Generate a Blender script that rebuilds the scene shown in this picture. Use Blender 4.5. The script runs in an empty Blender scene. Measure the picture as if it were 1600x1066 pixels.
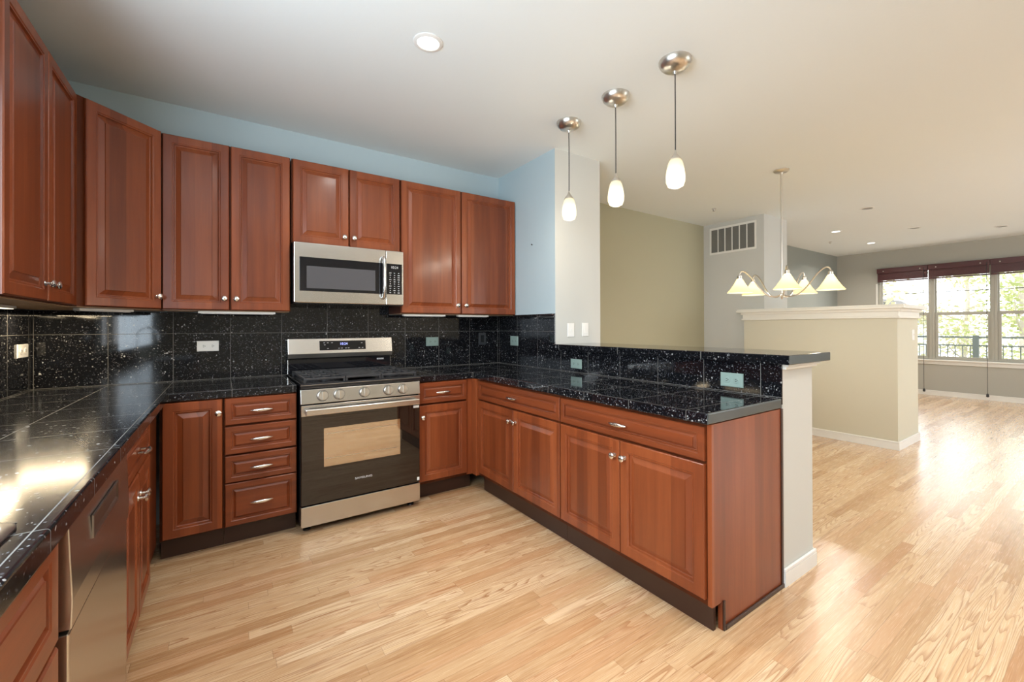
import bpy, bmesh, math, random
from mathutils import Vector, Matrix
random.seed(7)
C = bpy.context.scene.collection
scn = bpy.context.scene
PI = math.pi

# ------------------------------------------------------------------ camera
def make_camera():
    cd = bpy.data.cameras.new('camera'); o = bpy.data.objects.new('camera', cd); C.objects.link(o)
    yaw, pitch, roll = math.radians(34.639), math.radians(0.224), math.radians(-0.18)
    r = Vector((math.cos(yaw), -math.sin(yaw), 0)); f0 = Vector((math.sin(yaw), math.cos(yaw), 0)); up = Vector((0, 0, 1))
    f = f0*math.cos(pitch) + up*math.sin(pitch); u = up*math.cos(pitch) - f0*math.sin(pitch)
    X = r*math.cos(roll) + u*math.sin(roll); Y = u*math.cos(roll) - r*math.sin(roll)
    m = Matrix((X, Y, -f)).transposed().to_4x4(); m.translation = Vector((-0.378, -3.602, 1.264))
    o.matrix_world = m
    cd.sensor_width = 36; cd.sensor_fit = 'HORIZONTAL'; cd.lens = 669.46/1600*36
    cd.shift_x = -(812.174-800)/1600; cd.shift_y = -(533-508.842)/1600
    cd.clip_start = 0.02; cd.clip_end = 200
    scn.camera = o
make_camera()

# ------------------------------------------------------------------ view + world + daylight
scn.view_settings.view_transform = 'Standard'; scn.view_settings.look = 'None'
scn.view_settings.exposure = 0.22; scn.view_settings.gamma = 1; scn.view_settings.use_curve_mapping = False
scn.cycles.max_bounces = 8; scn.cycles.diffuse_bounces = 5; scn.cycles.glossy_bounces = 4
scn.cycles.transparent_max_bounces = 12; scn.cycles.sample_clamp_indirect = 6
w = bpy.data.worlds.new('world'); scn.world = w; w.use_nodes = True
bg = w.node_tree.nodes['Background']; bg.inputs[0].default_value = (0.93, 0.97, 1.0, 1); bg.inputs[1].default_value = 3.8

def area(name, loc, rot, sx, sy, power, col, spread=180):
    l = bpy.data.lights.new(name, 'AREA'); l.shape = 'RECTANGLE'; l.size = sx; l.size_y = sy; l.energy = power; l.color = col
    l.spread = math.radians(spread)
    o = bpy.data.objects.new(name, l); C.objects.link(o); o.location = loc; o.rotation_euler = rot; return o
# daylight coming in at the windows (each lamp sits in a window's plane; the rear pair is added fill)
area('daylight_kitchen_window', (-1.18, -2.90, 1.68), (0, -PI/2, 0), 1.25, 2.2, 72, (0.74, 0.88, 1.0))
area('rear_fill_light', (6.6, -6.05, 1.45), (PI/2, 0, 0), 4.0, 2.0, 20, (0.92, 0.97, 1.0))  # added fill from behind the camera, set in a made-up rear window
area('daylight_far_window', (10.05, -1.83, 1.38), (0, PI/2, 0), 1.4, 2.2, 4, (0.90, 0.96, 1.0))
def sun():
    l = bpy.data.lights.new('sun', 'SUN'); l.energy = 5.0; l.angle = 0.01; l.color = (1, 0.96, 0.88)
    o = bpy.data.objects.new('sun', l); C.objects.link(o); o.rotation_euler = Vector((0.0, 0.62, 0.78)).to_track_quat('Z', 'Y').to_euler()
sun()

# ------------------------------------------------------------------ node helpers
class NT:
    def __init__(s, name):
        s.m = bpy.data.materials.new(name); s.m.use_nodes = True; s.t = s.m.node_tree; s.t.nodes.clear()
        s.out = s.t.nodes.new('ShaderNodeOutputMaterial')
    def n(s, t, **kw):
        nd = s.t.nodes.new('ShaderNode'+t)
        for k, v in kw.items():
            if k.startswith('i_'): 
                key = k[2:]; key = int(key) if key.isdigit() else key
                s.set(nd.inputs[key], v)
            else: setattr(nd, k, v)
        return nd
    def set(s, inp, v):
        if isinstance(v, bpy.types.NodeSocket): s.t.links.new(v, inp)
        else: inp.default_value = v
    def math(s, op, a, b=None, c=None):
        nd = s.t.nodes.new('ShaderNodeMath'); nd.operation = op
        s.set(nd.inputs[0], a)
        if b is not None: s.set(nd.inputs[1], b)
        if c is not None: s.set(nd.inputs[2], c)
        return nd.outputs[0]
    def comb(s, x, y, z):
        nd = s.t.nodes.new('ShaderNodeCombineXYZ'); s.set(nd.inputs[0], x); s.set(nd.inputs[1], y); s.set(nd.inputs[2], z); return nd.outputs[0]
    def mix(s, f, a, b):
        nd = s.t.nodes.new('ShaderNodeMix'); nd.data_type = 'RGBA'
        s.set(nd.inputs[0], f); s.set(nd.inputs[6], a); s.set(nd.inputs[7], b); return nd.outputs[2]
    def ramp(s, f, stops):
        nd = s.t.nodes.new('ShaderNodeValToRGB'); s.set(nd.inputs[0], f); e = nd.color_ramp.elements
        while len(e) < len(stops): e.new(0.5)
        for k, (p, c) in enumerate(stops): e[k].position = p; e[k].color = c if len(c) == 4 else (*c, 1)
        return nd.outputs[0]
    def principled(s, **kw):
        nd = s.t.nodes.new('ShaderNodeBsdfPrincipled')
        for k, v in kw.items(): s.set(nd.inputs[k.replace('_', ' ')], v)
        s.t.links.new(nd.outputs[0], s.out.inputs[0]); return nd

def alabaster(name='alabaster_glass', base=(0.62, 0.54, 0.36, 1), tcol=(0.97, 0.87, 0.62, 1)):
    t = NT(name); d = t.n('BsdfPrincipled'); d.inputs['Base Color'].default_value = base; d.inputs['Roughness'].default_value = 0.25
    tr = t.n('BsdfTranslucent', i_Color=tcol); mx = t.n('MixShader'); mx.inputs[0].default_value = 0.55
    t.t.links.new(d.outputs[0], mx.inputs[1]); t.t.links.new(tr.outputs[0], mx.inputs[2]); t.t.links.new(mx.outputs[0], t.out.inputs[0]); return t.m
def c4(r, g, b): return (r, g, b, 1)
def srgb(r, g, b):
    f = lambda v: ((v/255+0.055)/1.055)**2.4 if v > 10.3 else v/255/12.92
    return (f(r), f(g), f(b), 1)

def plain(name, col, rough=0.5, metal=0.0, bump=0.0, bscale=200.0, spec=0.5, coat=0.0):
    t = NT(name); p = t.principled(Base_Color=col, Roughness=rough, Metallic=metal)
    p.inputs['Specular IOR Level'].default_value = spec; p.inputs['Coat Weight'].default_value = coat
    if bump:
        tc = t.n('TexCoord'); no = t.n('TexNoise', i_Scale=bscale, i_Detail=3.0); t.t.links.new(tc.outputs['Object'], no.inputs['Vector'])
        b = t.n('Bump', i_Strength=bump, i_Distance=0.002, i_Height=no.outputs[0]); t.t.links.new(b.outputs[0], p.inputs['Normal'])
    return t.m
def glassy(name, col, ior, rough):
    t = NT(name); p = t.principled(Base_Color=col, Roughness=rough); p.inputs['IOR'].default_value = ior; return t.m
def emit(name, col, strength):
    t = NT(name); e = t.n('Emission', i_Color=col, i_Strength=strength); t.t.links.new(e.outputs[0], t.out.inputs[0]); return t.m

def cherry(name, vertical=True, k=1.0):
    t = NT(name); tc = t.n('TexCoord'); oi = t.n('ObjectInfo')
    sp = t.n('SeparateXYZ'); t.t.links.new(tc.outputs['Object'], sp.inputs[0])
    x, y, z = sp.outputs
    a = t.math('ADD', x, y) if vertical else z
    b = z if vertical else t.math('ADD', x, y)
    off = t.math('MULTIPLY', oi.outputs['Random'], 37.0)
    v1 = t.comb(t.math('MULTIPLY', a, 22.0), t.math('ADD', t.math('MULTIPLY', b, 1.3), off), off)
    n1 = t.n('TexNoise', i_Vector=v1, i_Scale=1.0, i_Detail=5.0, i_Roughness=0.55)
    v2 = t.comb(t.math('MULTIPLY', a, 260.0), t.math('MULTIPLY', b, 7.0), off)
    n2 = t.n('TexNoise', i_Vector=v2, i_Scale=1.0, i_Detail=3.0, i_Roughness=0.6)
    st = t.math('FLOOR', t.math('DIVIDE', t.math('ADD', a, t.math('MULTIPLY', oi.outputs['Random'], 0.06)), 0.082))
    wn = t.n('TexWhiteNoise', noise_dimensions='2D', i_Vector=t.comb(st, off, 0.0))
    f = t.math('ADD', t.math('MULTIPLY_ADD', n1.outputs[0], 0.40, 0.11), t.math('MULTIPLY_ADD', n2.outputs[0], 0.12, 0.05))
    f = t.math('ADD', f, t.math('MULTIPLY', wn.outputs[0], 0.20 if vertical else 0.06))
    col = t.ramp(f, [(0.28, (0.110*k, 0.0245*k, 0.0085*k)), (0.52, (0.215*k, 0.0485*k, 0.0140*k)), (0.78, (0.34*k, 0.090*k, 0.027*k))])
    bp = t.n('Bump', i_Strength=0.12, i_Distance=0.0006, i_Height=n2.outputs[0])
    p = t.principled(Base_Color=col, Roughness=0.36)
    p.inputs['Specular IOR Level'].default_value = 0.36 if k > 0.5 else 0.15
    p.inputs['Coat Weight'].default_value = 0.28 if k > 0.5 else 0.0; p.inputs['Coat Roughness'].default_value = 0.16
    t.t.links.new(bp.outputs[0], p.inputs['Normal'])
    return t.m

def granite(name, ua, ub, offa, offb, pitch=0.311, grout=True, gloss=0.055):
    """polished black granite tile with pale mica flecks; ua/ub: world axes of the tile grid"""
    t = NT(name); g = t.n('NewGeometry'); sp = t.n('SeparateXYZ'); t.t.links.new(g.outputs['Position'], sp.inputs[0])
    ax = {'x': sp.outputs[0], 'y': sp.outputs[1], 'z': sp.outputs[2]}
    pos = g.outputs['Position']
    nz = t.n('TexNoise', i_Scale=7.0, i_Detail=3.0); t.t.links.new(pos, nz.inputs['Vector'])
    pz = t.n('TexNoise', i_Scale=60.0, i_Detail=1.0); t.t.links.new(pos, pz.inputs['Vector'])
    dv = t.n('VectorMath', operation='MULTIPLY_ADD'); t.t.links.new(pz.outputs[1], dv.inputs[0]); dv.inputs[1].default_value = (0.014, 0.014, 0.014); t.t.links.new(pos, dv.inputs[2])
    def layer(scale, lo, hi, r0, r1):
        v = t.n('TexVoronoi', i_Scale=scale); t.t.links.new(dv.outputs[0], v.inputs['Vector'])
        q = t.n('SeparateColor'); t.t.links.new(v.outputs['Color'], q.inputs[0])
        thr = t.math('ADD', q.outputs[0], t.math('MULTIPLY', t.math('SUBTRACT', nz.outputs[0], 0.5), 0.30))
        f = t.n('MapRange', i_Value=thr); f.inputs[1].default_value = lo; f.inputs[2].default_value = hi
        near = t.n('MapRange', i_Value=t.math('SUBTRACT', v.outputs['Distance'], t.math('MULTIPLY_ADD', q.outputs[2], r1, r0))); near.inputs[1].default_value = 0.06; near.inputs[2].default_value = -0.06
        return t.math('MULTIPLY', f.outputs[0], near.outputs[0])
    big = layer(92.0, 0.885, 1.03, 0.12, 0.32); mid = layer(165.0, 0.60, 1.0, 0.16, 0.34)
    base = t.mix(t.math('MULTIPLY', mid, 0.85), c4(0.0055, 0.0058, 0.0075), c4(0.17, 0.175, 0.19))
    base = t.mix(big, base, c4(0.56, 0.56, 0.55))
    rough = gloss
    if grout:
        def line(s, o):
            fr = t.math('FRACT', t.math('DIVIDE', t.math('SUBTRACT', s, o - 50*pitch), pitch))
            return t.math('LESS_THAN', t.math('ABSOLUTE', t.math('SUBTRACT', t.math('ABSOLUTE', t.math('SUBTRACT', fr, 0.5)), 0.5)), 0.0042)
        ln = t.math('MAXIMUM', line(ax[ua], offa), line(ax[ub], offb))
        base = t.mix(ln, base, c4(0.12, 0.115, 0.105))
        rough = t.math('MULTIPLY_ADD', ln, 0.5, gloss)
    p = t.principled(Base_Color=base, Roughness=rough); p.inputs['Specular IOR Level'].default_value = 0.5
    return t.m

def oak_floor():
    t = NT('oak_strip_floor'); g = t.n('NewGeometry'); sp = t.n('SeparateXYZ'); t.t.links.new(g.outputs['Position'], sp.inputs[0])
    x, y = sp.outputs[0], sp.outputs[1]
    W = 0.0572
    ry = t.math('DIVIDE', y, W); row = t.math('FLOOR', ry)
    r1 = t.n('TexWhiteNoise', noise_dimensions='1D', i_W=row)
    xs = t.math('ADD', t.math('DIVIDE', x, 0.78), t.math('MULTIPLY', r1.outputs[0], 9.0)); pid = t.math('FLOOR', xs)
    wn = t.n('TexWhiteNoise', noise_dimensions='2D', i_Vector=t.comb(row, pid, 0.0))
    rnd = wn.outputs[0]
    sc = t.n('SeparateColor'); t.t.links.new(wn.outputs[1], sc.inputs[0])
    gv = t.comb(t.math('ADD', t.math('MULTIPLY', x, 2.2), t.math('MULTIPLY', rnd, 61.0)), t.math('ADD', t.math('MULTIPLY', y, 52.0), t.math('MULTIPLY', rnd, 23.0)), 0.0)
    n1 = t.n('TexNoise', i_Vector=gv, i_Scale=1.0, i_Detail=5.0, i_Roughness=0.6, i_Distortion=0.6)
    # cathedral figure: contour lines of a stretched noise field, different in every board
    wv = t.comb(t.math('ADD', t.math('MULTIPLY', x, 0.75), t.math('MULTIPLY', rnd, 117.0)), t.math('ADD', t.math('MULTIPLY', y, 12.0), t.math('MULTIPLY', sc.outputs[1], 91.0)), 0.0)
    cn = t.n('TexNoise', i_Vector=wv, i_Scale=1.0, i_Detail=1.5, i_Roughness=0.35)
    cf = t.math('FRACT', t.math('MULTIPLY', cn.outputs[0], 25.0))
    fine = t.n('TexNoise', i_Vector=t.comb(t.math('MULTIPLY', x, 9.0), t.math('MULTIPLY', y, 420.0), 0.0), i_Scale=1.0, i_Detail=2.0)
    f = t.math('ADD', t.math('MULTIPLY', n1.outputs[0], 0.55), t.math('MULTIPLY', fine.outputs[0], 0.28))
    f = t.math('ADD', f, t.math('MULTIPLY', rnd, 0.20))
    base = t.ramp(f, [(0.30, (0.46, 0.255, 0.120)), (0.44, (0.60, 0.390, 0.215)), (0.58, (0.69, 0.490, 0.300)), (0.80, (0.74, 0.560, 0.37))])
    tone = t.ramp(rnd, [(0.0, (0.80, 0.70, 0.60)), (0.2, (0.93, 0.89, 0.84)), (0.6, (1.0, 0.98, 0.95)), (1.0, (1.06, 1.07, 1.08))])
    mm = t.t.nodes.new('ShaderNodeMix'); mm.data_type = 'RGBA'; mm.blend_type = 'MULTIPLY'; mm.inputs[0].default_value = 1.0
    t.t.links.new(base, mm.inputs[6]); t.t.links.new(tone, mm.inputs[7]); base = mm.outputs[2]
    wm = t.n('MapRange', i_Value=cf); wm.inputs[1].default_value = 0.55; wm.inputs[2].default_value = 0.97
    dk = t.math('MULTIPLY', wm.outputs[0], t.math('MULTIPLY', t.math('GREATER_THAN', sc.outputs[0], 0.45), t.math('MULTIPLY_ADD', n1.outputs[0], 1.8, -0.20)))
    base = t.mix(dk, base, c4(0.36, 0.165, 0.065))
    base = t.mix(t.math('MULTIPLY', t.math('GREATER_THAN', sc.outputs[2], 0.84), 0.34), base, c4(0.50, 0.235, 0.105))
    sm = t.n('MapRange', i_Value=n1.outputs[0]); sm.inputs[1].default_value = 0.575; sm.inputs[2].default_value = 0.72
    base = t.mix(t.math('MULTIPLY', sm.outputs[0], 0.90), base, c4(0.34, 0.155, 0.062))
    fy = t.math('FRACT', ry); fx = t.math('FRACT', xs)
    e1 = t.math('LESS_THAN', t.math('MINIMUM', fy, t.math('SUBTRACT', 1.0, fy)), 0.014)
    e2 = t.math('LESS_THAN', fx, 0.0022)
    base = t.mix(t.math('MULTIPLY', t.math('MAXIMUM', e1, e2), 0.45), base, c4(0.16, 0.075, 0.03))
    p = t.principled(Base_Color=base, Roughness=t.math('MULTIPLY_ADD', fine.outputs[0], 0.12, 0.20))
    p.inputs['Specular IOR Level'].default_value = 0.5
    p.inputs['Coat Weight'].default_value = 0.9; p.inputs['Coat Roughness'].default_value = 0.27
    bp = t.n('Bump', i_Strength=0.10, i_Distance=0.0006, i_Height=n1.outputs[0]); t.t.links.new(bp.outputs[0], p.inputs['Normal'])
    return t.m

def steel(name, col=(0.62, 0.60, 0.57), rough=0.24):
    t = NT(name); tc = t.n('TexCoord'); mp = t.n('Mapping'); mp.inputs['Scale'].default_value = (2, 2, 420)
    t.t.links.new(tc.outputs['Object'], mp.inputs[0])
    no = t.n('TexNoise', i_Vector=mp.outputs[0], i_Scale=1.0, i_Detail=1.0)
    t.principled(Base_Color=(*col, 1), Metallic=1.0, Roughness=t.math('MULTIPLY_ADD', no.outputs[0], 0.05, rough-0.02)); return t.m

def pane_mat():
    t = NT('window_glass'); tr = t.n('BsdfTransparent'); gl = t.n('BsdfGlossy', i_Roughness=0.01); mx = t.n('MixShader')
    mx.inputs[0].default_value = 0.05
    t.t.links.new(tr.outputs[0], mx.inputs[1]); t.t.links.new(gl.outputs[0], mx.inputs[2]); t.t.links.new(mx.outputs[0], t.out.inputs[0]); return t.m

def shade_mat(name, col, strength, base=(0.9, 0.88, 0.82, 1)):
    t = NT(name); e = t.n('Emission', i_Color=col, i_Strength=strength)
    p = t.n('BsdfPrincipled'); p.inputs['Base Color'].default_value = base; p.inputs['Roughness'].default_value = 0.25
    a = t.n('AddShader'); t.t.links.new(e.outputs[0], a.inputs[0]); t.t.links.new(p.outputs[0], a.inputs[1]); t.t.links.new(a.outputs[0], t.out.inputs[0]); return t.m

M = dict(
    cherry=cherry('cherry_vertical_grain'), cherry_h=cherry('cherry_horizontal_grain', False), cherry_panel=cherry('cherry_panel_board', True, 0.84), cherry_shaded=cherry('cherry_gap_shade', True, 0.38),  # carcass copy is darkened, so the shade between doors sits in its colour
    toe=plain('dark_toe_kick', c4(0.040, 0.015, 0.008), 0.4),  # toe kick darkened; its recess shade is put into the colour
    inside=plain('maple_underside', c4(0.46, 0.29, 0.16), 0.5),
    gr_top=granite('granite_counter_tile', 'x', 'y', -0.961, -0.959, 0.311),
    gr_left=granite('granite_counter_tile_worn', 'x', 'y', -0.961, -0.959, 0.311, True, 0.14), gr_end=plain('plain_granite_end', c4(0.060, 0.070, 0.068), 0.28),  # end faces: plain grey, rougher than the polished tile
    gr_back=granite('granite_backsplash_tile', 'x', 'z', -0.961, 0.918, 0.311),
    gr_side=granite('granite_side_tile', 'y', 'z', -0.959, 0.918, 0.311),
    gr_edge=granite('granite_edge', 'x', 'y', -0.961, -0.959, 0.311),
    gr_bar=granite('granite_bar_top', 'y', 'x', -0.959, 1.2, 0.62),
    oak=oak_floor(),
    steel=steel('brushed_steel'), steel_dark=steel('dark_steel', (0.30, 0.29, 0.28), 0.3),
    nickel=plain('satin_nickel', c4(0.66, 0.63, 0.58), 0.30, 1.0), chrome=plain('chrome', c4(0.8, 0.8, 0.8), 0.08, 1.0),
    pewter=plain('pewter', c4(0.78, 0.76, 0.72), 0.22, 1.0),
    black=plain('black_enamel', c4(0.012, 0.012, 0.014), 0.18), blackglass=plain('black_glass', c4(0.008, 0.008, 0.010), 0.04),
    ovenglass=glassy('oven_door_glass', c4(0.012, 0.008, 0.006), 1.68, 0.02), ovenwin=glassy('oven_window_glass', c4(0.26, 0.135, 0.045), 4.2, 0.04),  # oven window's brown base carries part of the floor reflection and the interior
    iron=plain('cast_iron', c4(0.030, 0.030, 0.033), 0.45, bump=0.3, bscale=300),
    screen=plain('microwave_mesh_window', c4(0.085, 0.082, 0.088), 0.12),
    white=plain('white_plastic', c4(0.80, 0.79, 0.76), 0.35), slot=plain('slot_dark', c4(0.03, 0.03, 0.03), 0.5),
    greyplate=plain('grey_green_plate', srgb(134, 154, 147), 0.3), darkplate=plain('dark_plate', c4(0.035, 0.037, 0.042), 0.3),
    trim=plain('white_trim_paint', c4(0.76, 0.74, 0.68), 0.4), base=plain('baseboard_paint', c4(0.80, 0.80, 0.78), 0.4),
    ceil=plain('ceiling_paint', c4(0.77, 0.815, 0.82), 0.9, bump=0.25, bscale=45),
    wall=plain('kitchen_wall_paint', c4(0.47, 0.57, 0.605), 0.75, bump=0.1), col=plain('warm_grey_wall_paint', c4(0.58, 0.585, 0.56), 0.75, bump=0.1),
    olive=plain('olive_wall_paint', c4(0.42, 0.40, 0.285), 0.75, bump=0.1), cream=plain('cream_wall_paint', c4(0.59, 0.565, 0.46), 0.75, bump=0.1),
    taupe=plain('taupe_wall_paint', c4(0.40, 0.385, 0.33), 0.75, bump=0.1), teal=plain('grey_green_wall_paint', c4(0.27, 0.285, 0.26), 0.75, bump=0.1),
    blind=plain('mahogany_blind', c4(0.075, 0.020, 0.020), 0.35), winframe=plain('window_frame_vinyl', c4(0.40, 0.385, 0.325), 0.45),
    pane=pane_mat(), vent=plain('vent_dark', c4(0.20, 0.195, 0.18), 0.6),
    pendglass=alabaster('milky_pendant_glass', (0.66, 0.62, 0.52, 1), (0.95, 0.90, 0.76, 1)), domeglass=shade_mat('lit_dome_glass', c4(1.0, 0.92, 0.76), 0.9), pendbulb=emit('lit_pendant_bulb', c4(1, 0.90, 0.70), 7.0), alab=alabaster(),
    bulb=emit('lit_bulb', c4(1, 0.89, 0.70), 62.0), canlight=emit('lit_downlight', c4(1, 0.96, 0.90), 5.0), candim=plain('unlit_downlight', c4(0.33, 0.31, 0.28), 0.5),
    ledwarm=emit('lit_under_cabinet_lens', c4(1, 0.86, 0.62), 1.8), stripw=plain('white_strip_light', c4(0.75, 0.72, 0.66), 0.4),
    blue=emit('clock_digits', c4(0.35, 0.40, 1.0), 2.2), glyph=plain('printed_marks', c4(0.55, 0.55, 0.55), 0.5), logo=plain('logo_print', c4(0.65, 0.65, 0.66), 0.3),
    cordm=plain('black_cord', c4(0.03, 0.03, 0.03), 0.5), railing=plain('grey_green_railing', c4(0.10, 0.125, 0.115), 0.5),
    bark=plain('bark', c4(0.42, 0.38, 0.33), 0.9), deck=plain('deck_boards', c4(0.30, 0.28, 0.25), 0.8), lawn=plain('lawn', c4(0.12, 0.15, 0.06), 0.9),
    siding=plain('pale_siding', c4(0.55, 0.56, 0.58), 0.8), roof=plain('roof_shingle', c4(0.10, 0.095, 0.09), 0.9),
    winwhite=plain('white_window_blind', c4(0.75, 0.76, 0.77), 0.5),
)
LEAF = [plain('leaf_green', c4(0.44, 0.48, 0.22), 0.6), plain('leaf_olive', c4(0.56, 0.53, 0.34), 0.6), plain('leaf_brown', c4(0.46, 0.38, 0.27), 0.6)]

# ------------------------------------------------------------------ mesh builder
class MB:
    def __init__(s): s.bm = bmesh.new()
    def box(s, x0, x1, y0, y1, z0, z1, bev=0.0):
        x0, x1 = min(x0, x1), max(x0, x1); y0, y1 = min(y0, y1), max(y0, y1); z0, z1 = min(z0, z1), max(z0, z1)
        b = bmesh.new(); bmesh.ops.create_cube(b, size=1)
        for v in b.verts: v.co = Vector(((x0+x1)/2+v.co.x*(x1-x0), (y0+y1)/2+v.co.y*(y1-y0), (z0+z1)/2+v.co.z*(z1-z0)))
        if bev > 0: bmesh.ops.bevel(b, geom=list(b.edges), offset=bev, segments=2, profile=0.5, affect='EDGES')
        s._join(b); return s
    def _join(s, b, mat=None):
        if mat is not None: b.transform(mat)
        me = bpy.data.meshes.new('t'); b.to_mesh(me); b.free(); s.bm.from_mesh(me); bpy.data.meshes.remove(me)
    def lathe(s, prof, center=(0, 0, 0), axis=(0, 0, 1), seg=24, cap=True):
        """prof: list of (radius, height along axis)"""
        b = bmesh.new(); rings = []
        for r, h in prof:
            if r < 1e-6: rings.append([b.verts.new((0, 0, h))])
            else: rings.append([b.verts.new((r*math.cos(2*PI*k/seg), r*math.sin(2*PI*k/seg), h)) for k in range(seg)])
        for a, c in zip(rings, rings[1:]):
            for k in range(seg):
                k2 = (k+1) % seg
                if len(a) == 1 and len(c) == 1: continue
                if len(a) == 1: b.faces.new((a[0], c[k], c[k2]))
                elif len(c) == 1: b.faces.new((a[k], c[0], a[k2]))
                else: b.faces.new((a[k], c[k], c[k2], a[k2]))
        if cap:
            if len(rings[0]) > 1: b.faces.new(rings[0])
            if len(rings[-1]) > 1: b.faces.new(rings[-1])
        bmesh.ops.recalc_face_normals(b, faces=b.faces)
        q = Vector((0, 0, 1)).rotation_difference(Vector(axis).normalized())
        s._join(b, Matrix.Translation(center) @ q.to_matrix().to_4x4()); return s
    def cyl(s, p0, p1, r, r1=None, seg=16):
        p0, p1 = Vector(p0), Vector(p1); L = (p1-p0).length
        return s.lathe([(r, 0), (r if r1 is None else r1, L)], p0, p1-p0, seg)
    def tube(s, pts, r, seg=10, rs=None):
        pts = [Vector(p) for p in pts]; b = bmesh.new(); rings = []; up = None
        for i, p in enumerate(pts):
            d = (pts[min(i+1, len(pts)-1)]-pts[max(i-1, 0)]).normalized()
            if up is None: up = d.orthogonal().normalized()
            else: up = (up - d*up.dot(d)).normalized()
            sd = d.cross(up); rr = rs[i] if rs else r
            rings.append([b.verts.new(p+(up*math.cos(2*PI*k/seg)+sd*math.sin(2*PI*k/seg))*rr) for k in range(seg)])
        for a, c in zip(rings, rings[1:]):
            for k in range(seg): b.faces.new((a[k], a[(k+1) % seg], c[(k+1) % seg], c[k]))
        b.faces.new(rings[0]); b.faces.new(rings[-1]); bmesh.ops.recalc_face_normals(b, faces=b.faces)
        s._join(b); return s
    def panel(s, x0, x1, z0, z1, yf, prof, mark=False):
        """concentric rectangular loops; prof: (inset, depth behind the front yf); front looks to -y"""
        b = bmesh.new(); prev = None
        for ins, d in prof:
            r = [b.verts.new(c) for c in ((x0+ins, yf+d, z0+ins), (x1-ins, yf+d, z0+ins), (x1-ins, yf+d, z1-ins), (x0+ins, yf+d, z1-ins))]
            if prev is None: b.faces.new(r)
            else:
                for k in range(4): b.faces.new((prev[k], prev[(k+1) % 4], r[(k+1) % 4], r[k]))
            prev = r
        fl = b.faces.new(prev); fl.material_index = 1 if mark else 0
        bmesh.ops.recalc_face_normals(b, faces=b.faces); s._join(b); return s
    def cells(s, rects, z0, z1):
        """solid slab from rectangles that share full edges"""
        b = bmesh.new(); fs = []
        for x0, x1, y0, y1 in rects: fs.append(b.faces.new([b.verts.new(c) for c in ((x0, y0, z1), (x1, y0, z1), (x1, y1, z1), (x0, y1, z1))]))
        bmesh.ops.remove_doubles(b, verts=b.verts, dist=1e-5)
        r = bmesh.ops.extrude_face_region(b, geom=list(b.faces))
        bmesh.ops.translate(b, verts=[v for v in r['geom'] if isinstance(v, bmesh.types.BMVert)], vec=(0, 0, z0-z1))
        bmesh.ops.recalc_face_normals(b, faces=b.faces); s._join(b); return s
    def prism(s, poly, z0, z1):
        b = bmesh.new(); lo = [b.verts.new((x, y, z0)) for x, y in poly]; hi = [b.verts.new((x, y, z1)) for x, y in poly]
        b.faces.new(lo); b.faces.new(hi)
        for k in range(len(poly)): b.faces.new((lo[k], lo[(k+1) % len(poly)], hi[(k+1) % len(poly)], hi[k]))
        bmesh.ops.recalc_face_normals(b, faces=b.faces); s._join(b); return s
    def prism_x(s, poly, x0, x1):
        """poly in (y,z), swept along x"""
        b = bmesh.new(); lo = [b.verts.new((x0, y, z)) for y, z in poly]; hi = [b.verts.new((x1, y, z)) for y, z in poly]
        b.faces.new(lo); b.faces.new(hi)
        for k in range(len(poly)): b.faces.new((lo[k], lo[(k+1) % len(poly)], hi[(k+1) % len(poly)], hi[k]))
        bmesh.ops.recalc_face_normals(b, faces=b.faces); s._join(b); return s
    def build(s, name, mat, parent=None, smooth=False, bevel=0.0, loc=None):
        me = bpy.data.meshes.new(name); s.bm.to_mesh(me); s.bm.free(); me.materials.append(mat)
        o = bpy.data.objects.new(name, me); C.objects.link(o)
        if loc: o.location = loc
        if parent: o.parent = parent
        if smooth:
            for p in me.polygons: p.use_smooth = True
            me.set_sharp_from_angle(angle=math.radians(40))
        if bevel:
            b = o.modifiers.new('b', 'BEVEL'); b.width = bevel; b.segments = 3; b.limit_method = 'ANGLE'; b.angle_limit = math.radians(40)
        return o

def tag(o, label, cat, group=None, kind=None):
    o['label'] = label; o['category'] = cat
    if group: o['group'] = group
    if kind: o['kind'] = kind
    return o
def empty(name, loc, rz, label, cat, group=None):
    o = bpy.data.objects.new(name, None); o.empty_display_size = 0.1; C.objects.link(o); o.location = loc; o.rotation_euler = (0, 0, rz)
    return tag(o, label, cat, group)
def struct(o, label=None):
    o['kind'] = 'structure'
    if label: o['label'] = label
    return o
def text_mesh(name, body, size, mat, parent, loc, rot=(PI/2, 0, 0), ext=0.0004, font_scale=(1, 1)):
    cu = bpy.data.curves.new(name, 'FONT'); cu.body = body; cu.size = size; cu.align_x = 'CENTER'; cu.align_y = 'CENTER'; cu.extrude = ext
    tmp = bpy.data.objects.new(name+'_t', cu); C.objects.link(tmp)
    dg = bpy.context.evaluated_depsgraph_get(); me = bpy.data.meshes.new_from_object(tmp.evaluated_get(dg)); bpy.data.objects.remove(tmp)
    me.materials.clear(); me.materials.append(mat)
    for v in me.vertices: v.co.x *= font_scale[0]; v.co.y *= font_scale[1]
    o = bpy.data.objects.new(name, me); C.objects.link(o); o.parent = parent; o.location = loc; o.rotation_euler = rot; return o

H = 2.736
XL, XW = -1.292, 1.859            # left wall, tiled face of bar wall
XF = 10.287                       # far window wall
YR = -6.2
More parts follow.
